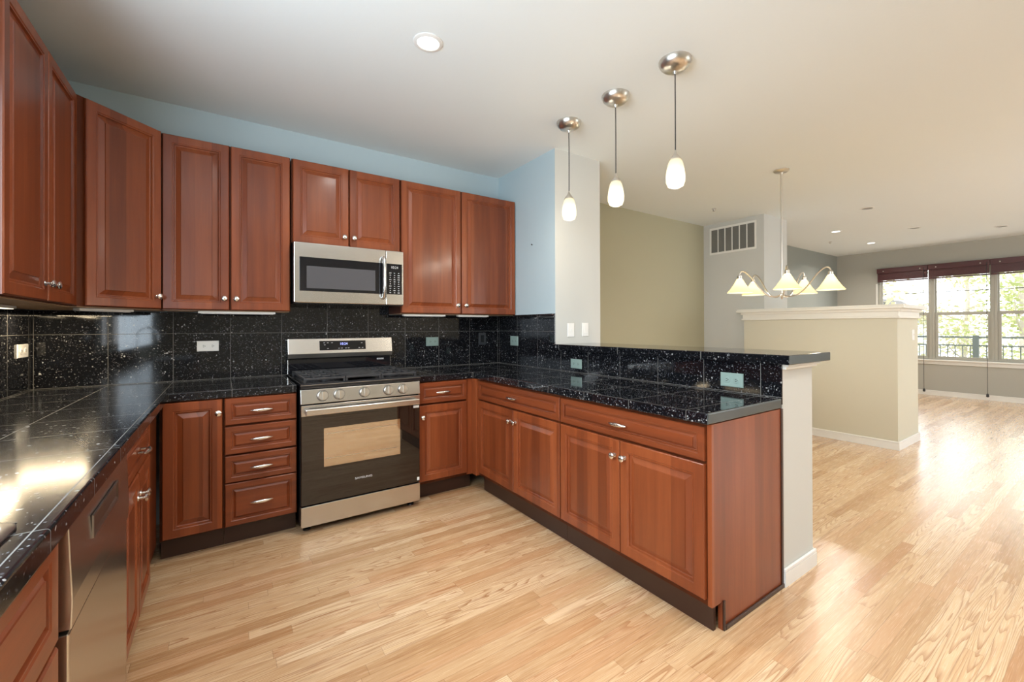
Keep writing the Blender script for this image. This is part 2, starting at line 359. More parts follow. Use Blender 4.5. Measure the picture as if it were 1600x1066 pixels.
# ------------------------------------------------------------------ setting
struct(MB().box(XL-0.2, XF+0.2, YR-0.2, 0.25, -0.12, 0).build('floor', M['oak']), 'pale oak strip floor')
struct(MB().box(XL-0.2, XF+0.2, YR-0.2, 0.25, H, H+0.15).build('ceiling', M['ceil']), 'white ceiling')
struct(MB().box(XL-0.2, 2.1, 0.0, 0.2, 0, H).build('wall_back', M['wall']), 'pale blue-grey kitchen wall above the cabinets')
def wall_with_hole(axis, p0, p1, a0, a1, holes, name, mat):
    """axis 'x': slab between x=p0..p1 spanning y a0..a1; axis 'y': slab between y=p0..p1 spanning x"""
    m = MB(); f = (lambda u0, u1, z0, z1: m.box(p0, p1, u0, u1, z0, z1)) if axis == 'x' else (lambda u0, u1, z0, z1: m.box(u0, u1, p0, p1, z0, z1))
    u = a0
    for h0, h1, z0, z1 in sorted(holes):
        f(u, h0, 0, H); f(h0, h1, 0, z0); f(h0, h1, z1, H); u = h1
    f(u, a1, 0, H); return struct(m.build(name, mat))
wall_with_hole('x', XL-0.16, XL, YR, 0, [(-4.0, -1.8, 1.04, 2.32)], 'wall_left', M['wall'])
wall_with_hole('y', YR-0.16, YR, XL, XF, [(4.6, 8.6, 0.45, 2.45)], 'wall_rear', M['taupe'])
FY0, FY1, FZ0, FZ1 = -3.02, -0.655, 0.655, 2.36
wall_with_hole('x', XF, XF+0.16, YR, 0.2, [(FY0, FY1, FZ0, FZ1)], 'wall_far', M['taupe'])
# column beside the upper cabinets: side face takes the kitchen colour, front face the warm grey
cm = MB().box(XW, 2.374, -0.877, 0.0, 0, H).build('wall_column', M['wall']); struct(cm, 'wall column at the end of the upper cabinets')
cm.data.materials.append(M['col'])
for p in cm.data.polygons:
    if p.normal.y < -0.5 or p.normal.x > 0.5: p.material_index = 1
struct(MB().box(2.1, 5.42, 0.03, 0.2, 0, H).build('wall_hall', M['olive']), 'olive wall behind the bar')
struct(MB().box(5.415, 6.05, -0.823, 0.2, 0, H).build('wall_chase', M['col']), 'pale grey wall with the air return')
struct(MB().box(6.05, XF, 0.03, 0.2, 0, H).build('wall_recess', M['teal']), 'grey-green recessed wall')
# bar half wall
struct(MB().box(XW+0.001, 2.192, -2.61, -0.878, 0, 1.052).build('wall_bar', M['col']), 'grey half wall under the raised bar')
m = MB().box(1.8625, 2.212, -2.628, -0.879, 1.053, 1.067, 0.004).box(1.8625, 2.222, -2.638, -0.879, 1.067, 1.0795, 0.003)
struct(m.build('trim_1', M['trim']), 'cream moulding under the bar top')
def baseboard(name, boxes, mat='base', h=0.088, t=0.014):
    m = MB()
    for x0, x1, y0, y1 in boxes: m.box(x0, x1, y0, y1, 0.0005, h-0.02).box(x0, x1, y0, y1, h-0.02, h, 0.005)
    return struct(m.build(name, M[mat]))
baseboard('baseboard_bar', [(XW-0.004, 2.206, -2.624, -2.611), (2.193, 2.206, -2.611, -0.89)])
baseboard('baseboard_far', [(XF-0.014, XF-0.001, YR+0.02, 0.0)], 'trim')
baseboard('baseboard_hall', [(2.39, 5.40, 0.016, 0.029)], 'trim'); baseboard('baseboard_recess', [(6.06, XF-0.02, 0.016, 0.029)], 'trim')
baseboard('baseboard_chase', [(5.401, 5.414, -0.63, 0.015)], 'trim')
# stair half wall with stepped cap
SX0, SX1, SY0, SY1 = 5.256, 5.955, -2.200, -0.640
struct(MB().box(SX0, 5.413, SY0, SY1, 0, 1.345).box(5.413, SX1, SY0, -0.825, 0, 1.345).build('wall_stair', M['cream']), 'cream half wall beyond the bar')
cap = MB()
def cap_ring(o, z0, z1, bev=0.004):
    cap.box(SX0-o, 5.412, SY0-o, SY1+o, z0, z1, bev); cap.box(5.40, SX1+o, SY0-o, -0.8245, z0, z1, bev)
cap_ring(0.024, 1.346, 1.366); cap_ring(0.012, 1.364, 1.418); cap_ring(0.030, 1.416, 1.446); cap_ring(0.070, 1.444, 1.470); cap_ring(0.062, 1.468, 1.486)
struct(cap.build('trim_2', M['trim']), 'white stepped cap on the cream half wall')
baseboard('baseboard_stair', [(SX0-0.014, SX0-0.001, SY0-0.014, SY1+0.0), (SX0-0.001, SX1+0.014, SY0-0.014, SY0-0.001), (SX1+0.001, SX1+0.014, SY0-0.001, -0.85)])

# far windows: three double hung units
def far_window(idx, y1, y0):
    """y1 > y0"""
    x = XF+0.035; zb, zt, zm = FZ0+0.003, FZ1-0.003, 1.482
    f = MB(); t = 0.035
    f.box(x-0.02, x+0.07, y0, y0+t, zb, zt).box(x-0.02, x+0.07, y1-t, y1, zb, zt).box(x-0.02, x+0.07, y0+t, y1-t, zb, zb+0.03).box(x-0.02, x+0.07, y0+t, y1-t, zt-0.03, zt)
    o = f.build(f'window_{idx}', M['winframe']); struct(o, 'double-hung window over the balcony')
    l = MB(); a, b = y0+t+0.001, y1-t-0.001; s = 0.042
    l.box(x, x+0.03, a, a+s, zb+0.031, zm+0.03).box(x, x+0.03, b-s, b, zb+0.031, zm+0.03).box(x, x+0.03, a+s, b-s, zb+0.031, zb+0.055).box(x, x+0.03, a+s, b-s, zm-0.025, zm+0.03)
    lo = l.build('lower_sash', M['winframe'], o); MB().box(x+0.013, x+0.017, a+s-0.003, b-s+0.003, zb+0.05, zm-0.02).build('lower_pane', M['pane'], lo)
    u = MB(); s2 = 0.018
    u.box(x+0.033, x+0.06, a, a+s2, zm+0.0, zt-0.031).box(x+0.033, x+0.06, b-s2, b, zm, zt-0.031).box(x+0.033, x+0.06, a+s2, b-s2, zm, zm+0.02).box(x+0.033, x+0.06, a+s2, b-s2, zt-0.06, zt-0.031)
    uo = u.build('upper_sash', M['winframe'], o); MB().box(x+0.045, x+0.049, a+s2-0.003, b-s2+0.003, zm+0.015, zt-0.055).build('upper_pane', M['pane'], uo)
    MB().cyl((x+0.040, a+s2, 1.885), (x+0.040, b-s2, 1.885), 0.006, seg=8).build('glazing_bar', M['cordm'], uo)
far_window(1, -0.658, -1.434); far_window(2, -1.436, -2.207); far_window(3, -2.209, -3.017)
m = MB().box(XF-0.05, XF+0.014, -3.08, -0.60, 0.628, 0.653, 0.006).box(XF-0.016, XF-0.001, -3.05, -0.63, 0.565, 0.627, 0.004)
struct(m.build('trim_3', M['trim']), 'white sill under the far windows')
m = MB().box(XF-0.012, XF-0.001, -0.654, -0.625, 0.655, 2.10)
struct(m.build('trim_4', M['trim']))

# ------------------------------------------------------------------ cabinets
DPROF = lambda fw: [(0, 0.020), (0, 0.004), (0.004, 0), (fw-0.010, 0), (fw-0.006, 0.003), (fw-0.001, 0.003), (fw+0.001, 0.011), (fw+0.006, 0.0135), (fw+0.008, 0.0135), (fw+0.032, 0.0045), (fw+0.0335, 0.0015)]
RPROF = lambda fw: [(0, 0.020), (0, 0.004), (0.004, 0), (fw-0.008, 0), (fw-0.004, 0.0025), (fw, 0.0025), (fw+0.0015, 0.010), (fw+0.005, 0.011), (fw+0.016, 0.0045), (fw+0.017, 0.002)]
def knob_on(door, x, z, yf):
    m = MB().lathe([(0.011, 0), (0.0105, 0.003), (0.006, 0.005), (0.0055, 0.015), (0.012, 0.019), (0.0165, 0.023), (0.0165, 0.027), (0.012, 0.031), (0.0, 0.033)], (x, yf, z), (0, -1, 0), 20)
    m.build('knob', M['pewter'], door, smooth=True)
def pull_on(drawer, x, z, yf, L=0.115):
    m = MB(); n = 15
    pts, rs = [], []
    for k in range(n):
        s = -1+2*k/(n-1); pts.append((x+s*L/2, yf-0.020-0.008*(1-s*s), z)); rs.append(0.0022+0.0085*(1-s*s)**0.9)
    m.tube(pts, 0, 12, rs)
    for s in (-1, 1): m.cyl((x+s*L*0.30, yf+0.0, z), (x+s*L*0.30, yf-0.024, z), 0.0045, seg=10)
    m.build('handle', M['pewter'], drawer, smooth=True)
def door(root, x0, x1, z0, z1, yf, knob=None, fw=0.056, name='door'):
    d = MB().panel(x0, x1, z0, z1, yf, DPROF(fw), True).build(name, M['cherry'], root); d.data.materials.append(M['cherry_panel'])
    if knob: knob_on(d, knob[0], knob[1], yf)
    return d
def drawer(root, x0, x1, z0, z1, yf, pull=True, fw=0.036, name='drawer', px=None):
    d = MB().panel(x0, x1, z0, z1, yf, RPROF(fw)).build(name, M['cherry_h'], root)
    if pull: pull_on(d, (x0+x1)/2 if px is None else px, (z0+z1)/2, yf)
    return d
BASE_D = 0.600; DF = 0.021
def base_unit(loc, rz, W, label, cat='cabinet', name='base_cabinet', depth=BASE_D, toe_in=0.062, x_toe=None):
    """local x runs along the front from 0 to W, carcass front at y=0, door fronts at y=-0.022, back at y=depth"""
    r = empty(name, loc, rz, label, cat)
    MB().box(0.0005, W-0.0005, 0.0, depth, 0.118, 0.864).build('carcass', M['cherry_shaded'], r)
    t0, t1 = x_toe or (0.0005, W-0.0005)
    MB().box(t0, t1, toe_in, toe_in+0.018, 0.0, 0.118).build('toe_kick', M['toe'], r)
    return r
ZT, ZD0, ZD1, ZDR0 = 0.860, 0.128, 0.697, 0.709      # drawer top, door bottom, door top, drawer bottom
YD = -0.637                                            # door fronts of the back run
yf = -0.022
# back run, left of range
L0 = -0.650
r = base_unit((L0-0.012, YD+0.022, 0), 0, 0.272+0.012, 'narrow base cabinet with one tall door, left of the drawer stack')
door(r, 0.012, 0.012+0.264, 0.128, 0.860, yf, (0.012+0.246, 0.785))
r = base_unit((-0.377, YD+0.022, 0), 0, 0.373, 'base cabinet with four stacked drawers left of the range', name='drawer_cabinet')
for z0, z1 in ((0.707, 0.860), (0.538, 0.696), (0.376, 0.528), (0.126, 0.370)): drawer(r, 0.004, 0.369, z0, z1, yf, px=0.182)
# back run, right of range
r = base_unit((0.779, YD+0.022, 0), 0, 0.397, 'narrow base cabinet right of the range with drawer above single door', x_toe=(0.001, 0.46))
drawer(r, 0.004, 0.393, 0.708, 0.860, yf, px=0.188); door(r, 0.004, 0.393, 0.140, 0.694, yf, (0.030, 0.610))
MB().box(0.398, 0.443, -0.004, 0.018, 0.119, 0.864).box(0.443, 0.478, -0.075, 0.018, 0.119, 0.864, 0.003).build('filler_strip', M['cherry'], r)
# peninsula (front looks to -x); local x -> -y
XP = 1.257
def pen(ya, yb, label, knob_in):
    W = ya-yb
    r = base_unit((XP, ya, 0), -PI/2, W, label, depth=0.590, toe_in=0.035)
    drawer(r, 0.004, W-0.004, 0.712, 0.852, yf, fw=0.034)
    h = W/2
    door(r, 0.004, h-0.002, 0.146, 0.700, yf, (h-0.032, 0.622)); door(r, h+0.002, W-0.004, 0.146, 0.700, yf, (h+0.032, 0.622))
    return r
r1 = pen(-0.690, -1.673, 'inner peninsula base cabinet, wide drawer over two doors, nearest the corner', 0)
r2 = pen(-1.674, -2.590, 'outer peninsula base cabinet, wide drawer over two doors and a plain end panel', 0)
# end panel (local x just beyond W=0.916)
MB().box(0.9165, 0.936, -0.004, 0.070, 0.119, 0.864).box(0.9165, 0.936, 0.070, 0.600, 0.0, 0.864).build('end_panel', M['cherry'], r2)
m = MB().box(0.9365, 0.944, 0.070, 0.082, 0.0, 0.125, 0.002).box(0.9365, 0.946, 0.082, 0.599, 0.0, 0.020, 0.004).box(0.9365, 0.941, 0.582, 0.599, 0.020, 0.864)
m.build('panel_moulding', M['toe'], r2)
# left run (front looks to +x); local x -> +y
XLF = -0.672
r = base_unit((XLF, -1.690, 0), PI/2, 1.040, 'left-hand base cabinet between dishwasher and corner, drawer over two doors', depth=0.600)
drawer(r, 0.006, 0.622, 0.712, 0.858, yf, fw=0.034); door(r, 0.006, 0.312, 0.130, 0.700, yf, (0.282, 0.610)); door(r, 0.316, 0.622, 0.130, 0.700, yf, (0.346, 0.610))
MB().box(0.627, 0.700, -0.010, -0.001, 0.119, 0.864).build('filler_strip', M['cherry'], r)
r = empty('sink_cabinet', (XLF, -3.290, 0), PI/2, 'base cabinet with a false drawer front under the sink', 'cabinet')
m = MB()
W = 0.926
m.box(0.0005, 0.02, 0.0, 0.6, 0.118, 0.864).box(W-0.02, W-0.0005, 0.0, 0.6, 0.118, 0.864).box(0.02, W-0.02, 0.0, 0.6, 0.118, 0.136).box(0.02, W-0.02, 0.59, 0.6, 0.136, 0.864).box(0.02, W-0.02, 0, 0.018, 0.70, 0.864)
m.build('carcass', M['cherry_shaded'], r); MB().box(0.0005, W-0.0005, 0.062, 0.08, 0, 0.118).build('toe_kick', M['toe'], r)
drawer(r, 0.004, W-0.004, 0.640, 0.858, yf, pull=False, fw=0.050, name='false_front')
door(r, 0.004, W/2-0.002, 0.130, 0.628, yf, (W/2-0.035, 0.560)); door(r, W/2+0.002, W-0.004, 0.130, 0.628, yf, (W/2+0.035, 0.560))
# dishwasher
r = empty('dishwasher', (XLF, -2.3600, 0), PI/2, 'stainless dishwasher under the left counter beside the sink', 'dishwasher')
W = 0.666
MB().box(0.003, W-0.003, -0.004, 0.57, 0.10, 0.860).build('tub_body', M['black'], r)
MB().box(0.012, W-0.012, 0.05, 0.065, 0.001, 0.0995).build('toe_panel', M['black'], r)
d = MB().box(0.020, W-0.004, -0.030, -0.0045, 0.105, 0.632, 0.003).build('door', M['steel'], r)
d = MB().prism_x([(-0.0045, 0.640), (-0.034, 0.640), (-0.036, 0.700), (-0.030, 0.858), (-0.0045, 0.858)], 0.020, W-0.004).build('control_front', M['steel'], r, bevel=0.002)
MB().panel(0.19, 0.48, 0.760, 0.815, -0.0372, [(0, 0.004), (0, 0), (0.004, 0), (0.012, 0.003)]).build('pocket_handle', M['steel_dark'], d)

# upper cabinets
ZB, ZU = 1.376, 2.431
YU = -0.307
def upper_unit(loc, rz, W, z0, z1, depth, doors, label, side_end=0.0, name='upper_cabinet'):
    """doors: list of (x0,x1,knob x,knob z)"""
    r = empty(name, loc, rz, label, 'cabinet')
    MB().box(0.0005, W-0.0005, 0, depth, z0, z1).build('carcass', M['cherry_shaded'], r)
    MB().box(0.006, W-0.006, 0.012, depth-0.004, z0-0.004, z0-0.0005).build('bottom_board', M['inside'], r)
    for x0, x1, kx, kz in doors: door(r, x0, x1, z0+0.004, z1-0.004, yf, (kx, kz), fw=0.054)
    return r
r = upper_unit((-0.684, YU+0.022, 0), 0, 0.682, ZB, ZU, 0.282, [(0.006, 0.334, 0.308, 1.450), (0.344, 0.677, 0.372, 1.450)], 'tall two-door wall cabinet between the corner cabinet and the microwave')
r = upper_unit((0.004, YU+0.022, 0), 0, 0.760, 1.853, ZU, 0.282, [(0.008, 0.372, 0.340, 1.922), (0.380, 0.754, 0.408, 1.922)], 'short two-door wall cabinet directly above the microwave')
r = upper_unit((0.766, YU+0.022, 0), 0, 1.100, ZB, ZU, 0.282, [(0.006, 0.524, 0.488, 1.451), (0.534, 1.082, 0.566, 1.451)], 'wide two-door wall cabinet at the right end beside the blue wall')
r = upper_unit((-1.000, -1.500, 0), PI/2, 0.898, ZB, ZU, 0.290, [(0.038, 0.474, 0.438, 1.450), (0.480, 0.894, 0.514, 1.450)], 'tall two-door wall cabinet on the left wall')
# diagonal corner cabinet
r = empty('corner_cabinet', (-0.966, -0.600, 0), PI/4, 'diagonal corner wall cabinet with a single door', 'cabinet')
cL = math.hypot(0.282, 0.293)
mw = Matrix.Translation((-0.966, -0.600, 0)) @ Matrix.Rotation(PI/4, 4, 'Z'); inv = mw.inverted()
poly = [(-0.6845, -0.284), (-0.6845, -0.003), (-1.289, -0.003), (-1.289, -0.601), (-0.980, -0.601)]
pl = [tuple((inv @ Vector((x, y, 0))).xy) for x, y in poly]
MB().prism(pl, ZB, ZU).build('carcass', M['cherry_shaded'], r)
cx, cy = sum(p[0] for p in pl)/5, sum(p[1] for p in pl)/5
MB().prism([(cx+(x-cx)*0.97, cy+(y-cy)*0.97) for x, y in pl], ZB-0.004, ZB-0.0005).build('bottom_board', M['inside'], r)
p0, p1 = inv @ Vector((-0.956, -0.582, 0)), inv @ Vector((-0.688, -0.314, 0))
door(r, p0.x, p1.x, ZB+0.004, ZU-0.004, p0.y-0.012, (p1.x-0.026, 1.450), fw=0.054)

# ------------------------------------------------------------------ countertops and tile
ZC0, ZC = 0.8665, 0.914
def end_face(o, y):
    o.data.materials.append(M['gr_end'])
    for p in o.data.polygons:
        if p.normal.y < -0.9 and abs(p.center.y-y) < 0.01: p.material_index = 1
XE = -0.628                         # left counter edge
sx0, sx1, sy0, sy1 = -1.10, -0.690, -3.16, -2.455      # sink cut-out
yA = -3.30
L = [(XL+0.002, sx0, yA, sy0), (sx0, sx1, yA, sy0), (sx1, XE, yA, sy0), (XL+0.002, sx0, sy0, sy1), (sx1, XE, sy0, sy1),
     (XL+0.002, sx0, sy1, -0.641), (sx0, sx1, sy1, -0.641), (sx1, XE, sy1, -0.641),
     (XL+0.002, sx0, -0.641, -0.012), (sx0, sx1, -0.641, -0.012), (sx1, XE, -0.641, -0.012), (XE, -0.004, -0.641, -0.012)]
o = MB().cells(L, ZC0, ZC).build('countertop', M['gr_left'], bevel=0.006); tag(o, 'L-shaped black granite tile countertop with the sink, left of the range', 'countertop')
xr = 1.222
o = MB().cells([(0.773, xr, -0.641, -0.012), (xr, XW-0.012, -0.641, -0.012), (xr, XW-0.012, -2.613, -0.641)], ZC0, ZC).build('countertop', M['gr_top'], bevel=0.006)
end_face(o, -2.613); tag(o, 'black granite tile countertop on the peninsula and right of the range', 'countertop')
o = MB().box(XL+0.011, XW-0.011, -0.011, -0.0005, ZC-0.03, ZB-0.006).box(0.006, 0.764, -0.011, -0.0005, ZB-0.006, 1.80).build('backsplash', M['gr_back']); tag(o, 'black granite tile backsplash along the back wall behind the range', 'backsplash')
o = MB().box(XL+0.0005, XL+0.0105, -1.5, -0.0005, ZC+0.001, ZB-0.006).box(XL+0.0005, XL+0.0105, -3.3, -1.5, ZC+0.001, 1.035).build('backsplash', M['gr_side']); tag(o, 'black granite tile backsplash on the left wall under the cabinet', 'backsplash')
o = MB().box(XW-0.0105, XW-0.0005, -0.877, -0.0005, ZC-0.03, 1.376).box(XW-0.0105, XW-0.0005, -2.612, -0.877, ZC-0.03, 1.0795).build('backsplash', M['gr_side']); tag(o, 'black granite tile backsplash up the front of the bar wall', 'backsplash')
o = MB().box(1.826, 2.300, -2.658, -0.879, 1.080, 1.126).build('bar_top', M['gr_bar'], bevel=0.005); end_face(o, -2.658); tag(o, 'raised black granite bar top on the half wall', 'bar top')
# sink + faucet
r = empty('sink', ((sx0+sx1)/2, (sy0+sy1)/2, ZC), 0, 'dark rimmed sink set into the left counter, one corner in view', 'sink')
def rrect(hx, hy, rad, n=6):
    out = []
    for cxx, cyy, a0 in ((hx-rad, hy-rad, 0), (-hx+rad, hy-rad, 90), (-hx+rad, -hy+rad, 180), (hx-rad, -hy+rad, 270)):
        for k in range(n+1): a = math.radians(a0+90*k/n); out.append((cxx+rad*math.cos(a), cyy+rad*math.sin(a)))
    return out
hx, hy = (sx1-sx0)/2, (sy1-sy0)/2
b = bmesh.new(); prev = None
for grow, z, rad in ((0.014, 0.0007, 0.05), (0.014, 0.004, 0.05), (0.010, 0.006, 0.048), (-0.002, 0.006, 0.04), (-0.010, -0.004, 0.04), (-0.014, -0.19, 0.04), (-0.05, -0.20, 0.03)):
    lp = [b.verts.new((x, y, z)) for x, y in rrect(hx+grow, hy+grow, rad)]
    if prev:
        for k in range(len(lp)): b.faces.new((prev[k], prev[(k+1) % len(lp)], lp[(k+1) % len(lp)], lp[k]))
    prev = lp
b.faces.new(prev); bmesh.ops.recalc_face_normals(b, faces=b.faces)
for f_ in b.faces: f_.normal_flip()
m = MB(); m._join(b); m.build('basin', M['steel_dark'], r, smooth=True)
MB().lathe([(0.045, 0), (0.045, 0.003), (0.03, 0.004), (0, 0.002)], (0, 0, -0.199), seg=20).build('drain', M['chrome'], r, smooth=True)
r = empty('faucet', (-1.185, -2.78, ZC), 0, 'chrome gooseneck kitchen faucet behind the sink', 'faucet')
MB().lathe([(0.028, 0.0008), (0.028, 0.012), (0.020, 0.02), (0.017, 0.10), (0.013, 0.12)], seg=20).build('base', M['chrome'], r, smooth=True)
MB().tube([(0, 0, 0.10), (0, 0, 0.26)] + [(0.10-0.10*math.cos(a), 0, 0.26+0.10*math.sin(a)) for a in [PI*k/12 for k in range(1, 13)]] + [(0.20, 0, 0.22)], 0.011, 12).build('spout', M['chrome'], r, smooth=True)
MB().tube([(0, -0.015, 0.07), (0.01, -0.05, 0.09), (0.03, -0.10, 0.115)], 0.006, 10).build('lever', M['chrome'], r, smooth=True)

# ------------------------------------------------------------------ range
RX0, RW = 0.004, 0.762
r = empty('range', (RX0, -0.700, 0), 0, 'stainless gas range with black glass oven door and five knobs', 'range')
# local: x 0..RW, front y=0, back y=0.69
MB().box(0.002, RW-0.002, 0.028, 0.682, 0.045, 0.905).build('body', M['black'], r)
for fx in (0.045, RW-0.045):
    for fy in (0.075, 0.62): MB().lathe([(0.022, 0), (0.022, 0.012), (0.014, 0.016), (0.014, 0.0445)], (fx, fy, 0.0), seg=14).build('foot', M['black'], r)
# control panel with raked face
cp = MB().prism_x([(0.0275, 0.796), (-0.006, 0.796), (0.004, 0.884), (0.0275, 0.887)], 0.001, RW-0.001).build('control_panel', M['steel'], r, bevel=0.003)
for kx in (0.125, 0.222, 0.378, 0.536, 0.636):
    m = MB().lathe([(0.0300, 0.0040), (0.0295, 0.020), (0.0265, 0.026), (0, 0.026)], (kx, -0.0008, 0.841), (0, -1, 0.113), 24)
    m.box(kx-0.004, kx+0.004, -0.034, -0.022, 0.817, 0.870)
    kb = m.build('control_knob', M['nickel'], r, smooth=True)
    MB().lathe([(0.0345, 0.0006), (0.0345, 0.0038), (0, 0.0038)], (kx, -0.0008, 0.841), (0, -1, 0.113), 24).build('bezel', M['steel_dark'], kb)
# cooktop
ct = MB().prism_x([(0.004, 0.888), (-0.008, 0.894), (-0.008, 0.912), (0.004, 0.922), (0.60, 0.922), (0.60, 0.906), (0.028, 0.906)], 0.0, RW).build('cooktop', M['black'], r, bevel=0.003)
MB().tube([(0.0, -0.0088, 0.9065), (0.003, -0.010, 0.912), (RW-0.003, -0.010, 0.912), (RW, -0.0088, 0.9065)], 0.0012, 6).build('front_trim', M['steel'], ct)
for bx, by, br in ((0.17, 0.15, 0.045), (0.17, 0.43, 0.038), (0.381, 0.30, 0.05), (0.592, 0.15, 0.05), (0.592, 0.43, 0.036)):
    MB().lathe([(br, 0.9225), (br, 0.930), (br*0.8, 0.932), (br*0.8, 0.937), (0, 0.939)], (bx, by, 0), seg=24).build('burner', M['iron'], r, smooth=True)
gx = [0.022, 0.264, 0.268, 0.494, 0.498, 0.740]
for i in range(3):
    x0, x1 = gx[2*i], gx[2*i+1]; y0, y1 = 0.022, 0.565; zt = 0.953; t = 0.006
    m = MB()
    for yy in (y0, y1): m.box(x0, x1, yy-t, yy+t, zt-0.014, zt, 0.002)
    for xx in (x0+t, x1-t): m.box(xx-t, xx+t, y0, y1, zt-0.014, zt, 0.002)
    for yy in (0.155, 0.293, 0.43): m.box(x0, x1, yy-0.005, yy+0.005, zt-0.012, zt, 0.002)
    if i == 1:
        m.box(x0+0.012, x1-0.012, 0.05, 0.54, zt-0.010, zt-0.002, 0.002)
    else:
        for k in range(1, 4):
            xx = x0+(x1-x0)*k/4; m.box(xx-0.0045, xx+0.0045, y0, y1, zt-0.011, zt, 0.002)
    for xx in (x0+t, x1-t):
        for yy in (y0+0.004, y1-0.004): m.box(xx-t, xx+t, yy-t, yy+t, 0.9225, zt-0.01)
    m.build('grate', M['iron'], r)
# backguard
bgx = 0.000
bgd = MB().prism_x([(0.672, 0.923), (0.640, 0.923), (0.640, 1.030), (0.612, 1.042), (0.606, 1.072), (0.625, 1.184), (0.672, 1.184)], bgx, RW).build('backguard', M['steel'], r, bevel=0.003)
MB().box(0.006, RW-0.006, 0.6355, 0.6392, 0.926, 1.028).build('lower_panel', M['blackglass'], bgd)
MB().prism_x([(0.6387, 1.0405), (0.6107, 1.0405), (0.6045, 1.0712), (0.6065, 1.0712), (0.6125, 1.0425), (0.6387, 1.0425)], 0.001, RW-0.001).build('lower_lip', M['steel_dark'], bgd)
dp = MB().prism_x([(0.6087, 1.0945), (0.6077, 1.0945), (0.6192, 1.1645), (0.6207, 1.1645)], 0.212, 0.550).build('display', M['blackglass'], bgd)
text_mesh('clock', '10:24', 0.026, M['blue'], bgd, (0.384, 0.6115, 1.140), (PI/2-0.165, 0, 0))
for kx, kz in ((0.245, 1.150), (0.27, 1.150), (0.30, 1.150), (0.248, 1.135), (0.35, 1.107), (0.37, 1.107), (0.40, 1.107), (0.42, 1.107), (0.50, 1.107), (0.525, 1.107), (0.52, 1.145), (0.27, 1.107)):
    yy = 0.6077+(kz-1.0945)*0.1643; MB().box(kx-0.006, kx+0.006, yy-0.0012, yy-0.0002, kz-0.002, kz+0.002).build('button', M['glyph'], bgd)
m = MB()
for k in range(7): m.box(0.645+k*0.008, 0.650+k*0.008, 0.6345, 0.6352, 1.006, 1.018)
m.build('printed_label', M['logo'], bgd)
# oven door
od = MB().box(0.004, RW-0.004, -0.002, 0.027, 0.176, 0.788, 0.003).build('oven_door', M['ovenglass'], r)
MB().box(0.004, RW-0.004, -0.0068, -0.0022, 0.722, 0.788, 0.0015).build('top_band', M['steel'], od)
MB().panel(0.132, 0.617, 0.395, 0.636, -0.0032, [(0, 0.001), (0, 0), (0.003, 0)]).build('window', M['ovenwin'], od)
m = MB()
for z in (0.445, 0.600): m.box(0.150, 0.598, -0.0038, -0.0033, z-0.0022, z+0.0022)
m.build('oven_rack', M['nickel'], od)
m = MB().box(0.022, RW-0.022, -0.058, -0.040, 0.732, 0.770, 0.006)
for hxx in (0.036, RW-0.036): m.box(hxx-0.012, hxx+0.012, -0.041, -0.0069, 0.738, 0.764, 0.003)
m.build('handle', M['steel'], od)
text_mesh('logo', 'SAMSUNG', 0.021, M['logo'], od, (0.373, -0.0028, 0.285), font_scale=(1.15, 0.85))
MB().box(0.712, 0.752, -0.0035, -0.0023, 0.700, 0.716).build('sticker', M['white'], od); MB().box(0.738, 0.754, -0.0035, -0.0023, 0.188, 0.210).build('sticker', M['white'], od)
MB().box(0.003, RW-0.003, -0.004, 0.027, 0.044, 0.168, 0.003).build('storage_drawer', M['steel'], r)

# ------------------------------------------------------------------ microwave
r = empty('microwave', (0.006, -0.392, 1.430), 0, 'stainless over-the-range microwave under the short wall cabinet', 'microwave')
W, Hh = 0.752, 0.414
MB().box(0.0, W, 0.030, 0.375, 0.010, Hh).build('body', M['black'], r)
MB().box(0.004, W-0.004, 0.008, 0.36, 0.0, 0.0095).build('vent_base', M['black'], r)
d = MB().box(0.001, 0.615, 0.0, 0.029, 0.006, Hh, 0.004).build('door', M['steel'], r)
MB().panel(0.034, 0.612, 0.085, 0.316, -0.0015, [(0, 0.0014), (0, 0.0004), (0.0015, 0)]).build('door_glass', M['blackglass'], d)
MB().panel(0.078, 0.536, 0.105, 0.256, -0.0024, [(0, 0.0008), (0, 0.0002), (0.001, 0)]).build('window', M['screen'], d)
m = MB().tube([(0.592, -0.004, 0.055), (0.592, -0.028, 0.062), (0.592, -0.040, 0.090), (0.592, -0.047, 0.150), (0.592, -0.049, 0.210), (0.592, -0.047, 0.270), (0.592, -0.040, 0.330), (0.592, -0.028, 0.352), (0.592, -0.004, 0.358)], 0.0125, 12)
m.build('handle', M['steel'], d, smooth=True)
c = MB().box(0.617, W-0.001, 0.0, 0.029, 0.006, Hh, 0.004).build('control_panel', M['steel'], r)
MB().panel(0.622, 0.738, 0.085, 0.316, -0.0015, [(0, 0.0014), (0, 0.0004), (0.0015, 0)]).build('keypad', M['blackglass'], c)
m = MB()
for cx_ in (0.648, 0.680, 0.712):
    for k in range(10):
        wd = random.choice((0.004, 0.006, 0.008)); z = 0.095+k*0.0165; m.box(cx_-wd, cx_+wd, -0.0022, -0.0016, z, z+0.005)
m.build('key_marks', M['glyph'], c)
text_mesh('clock', '10:24', 0.026, M['glyph'], c, (0.680, -0.0022, 0.288))

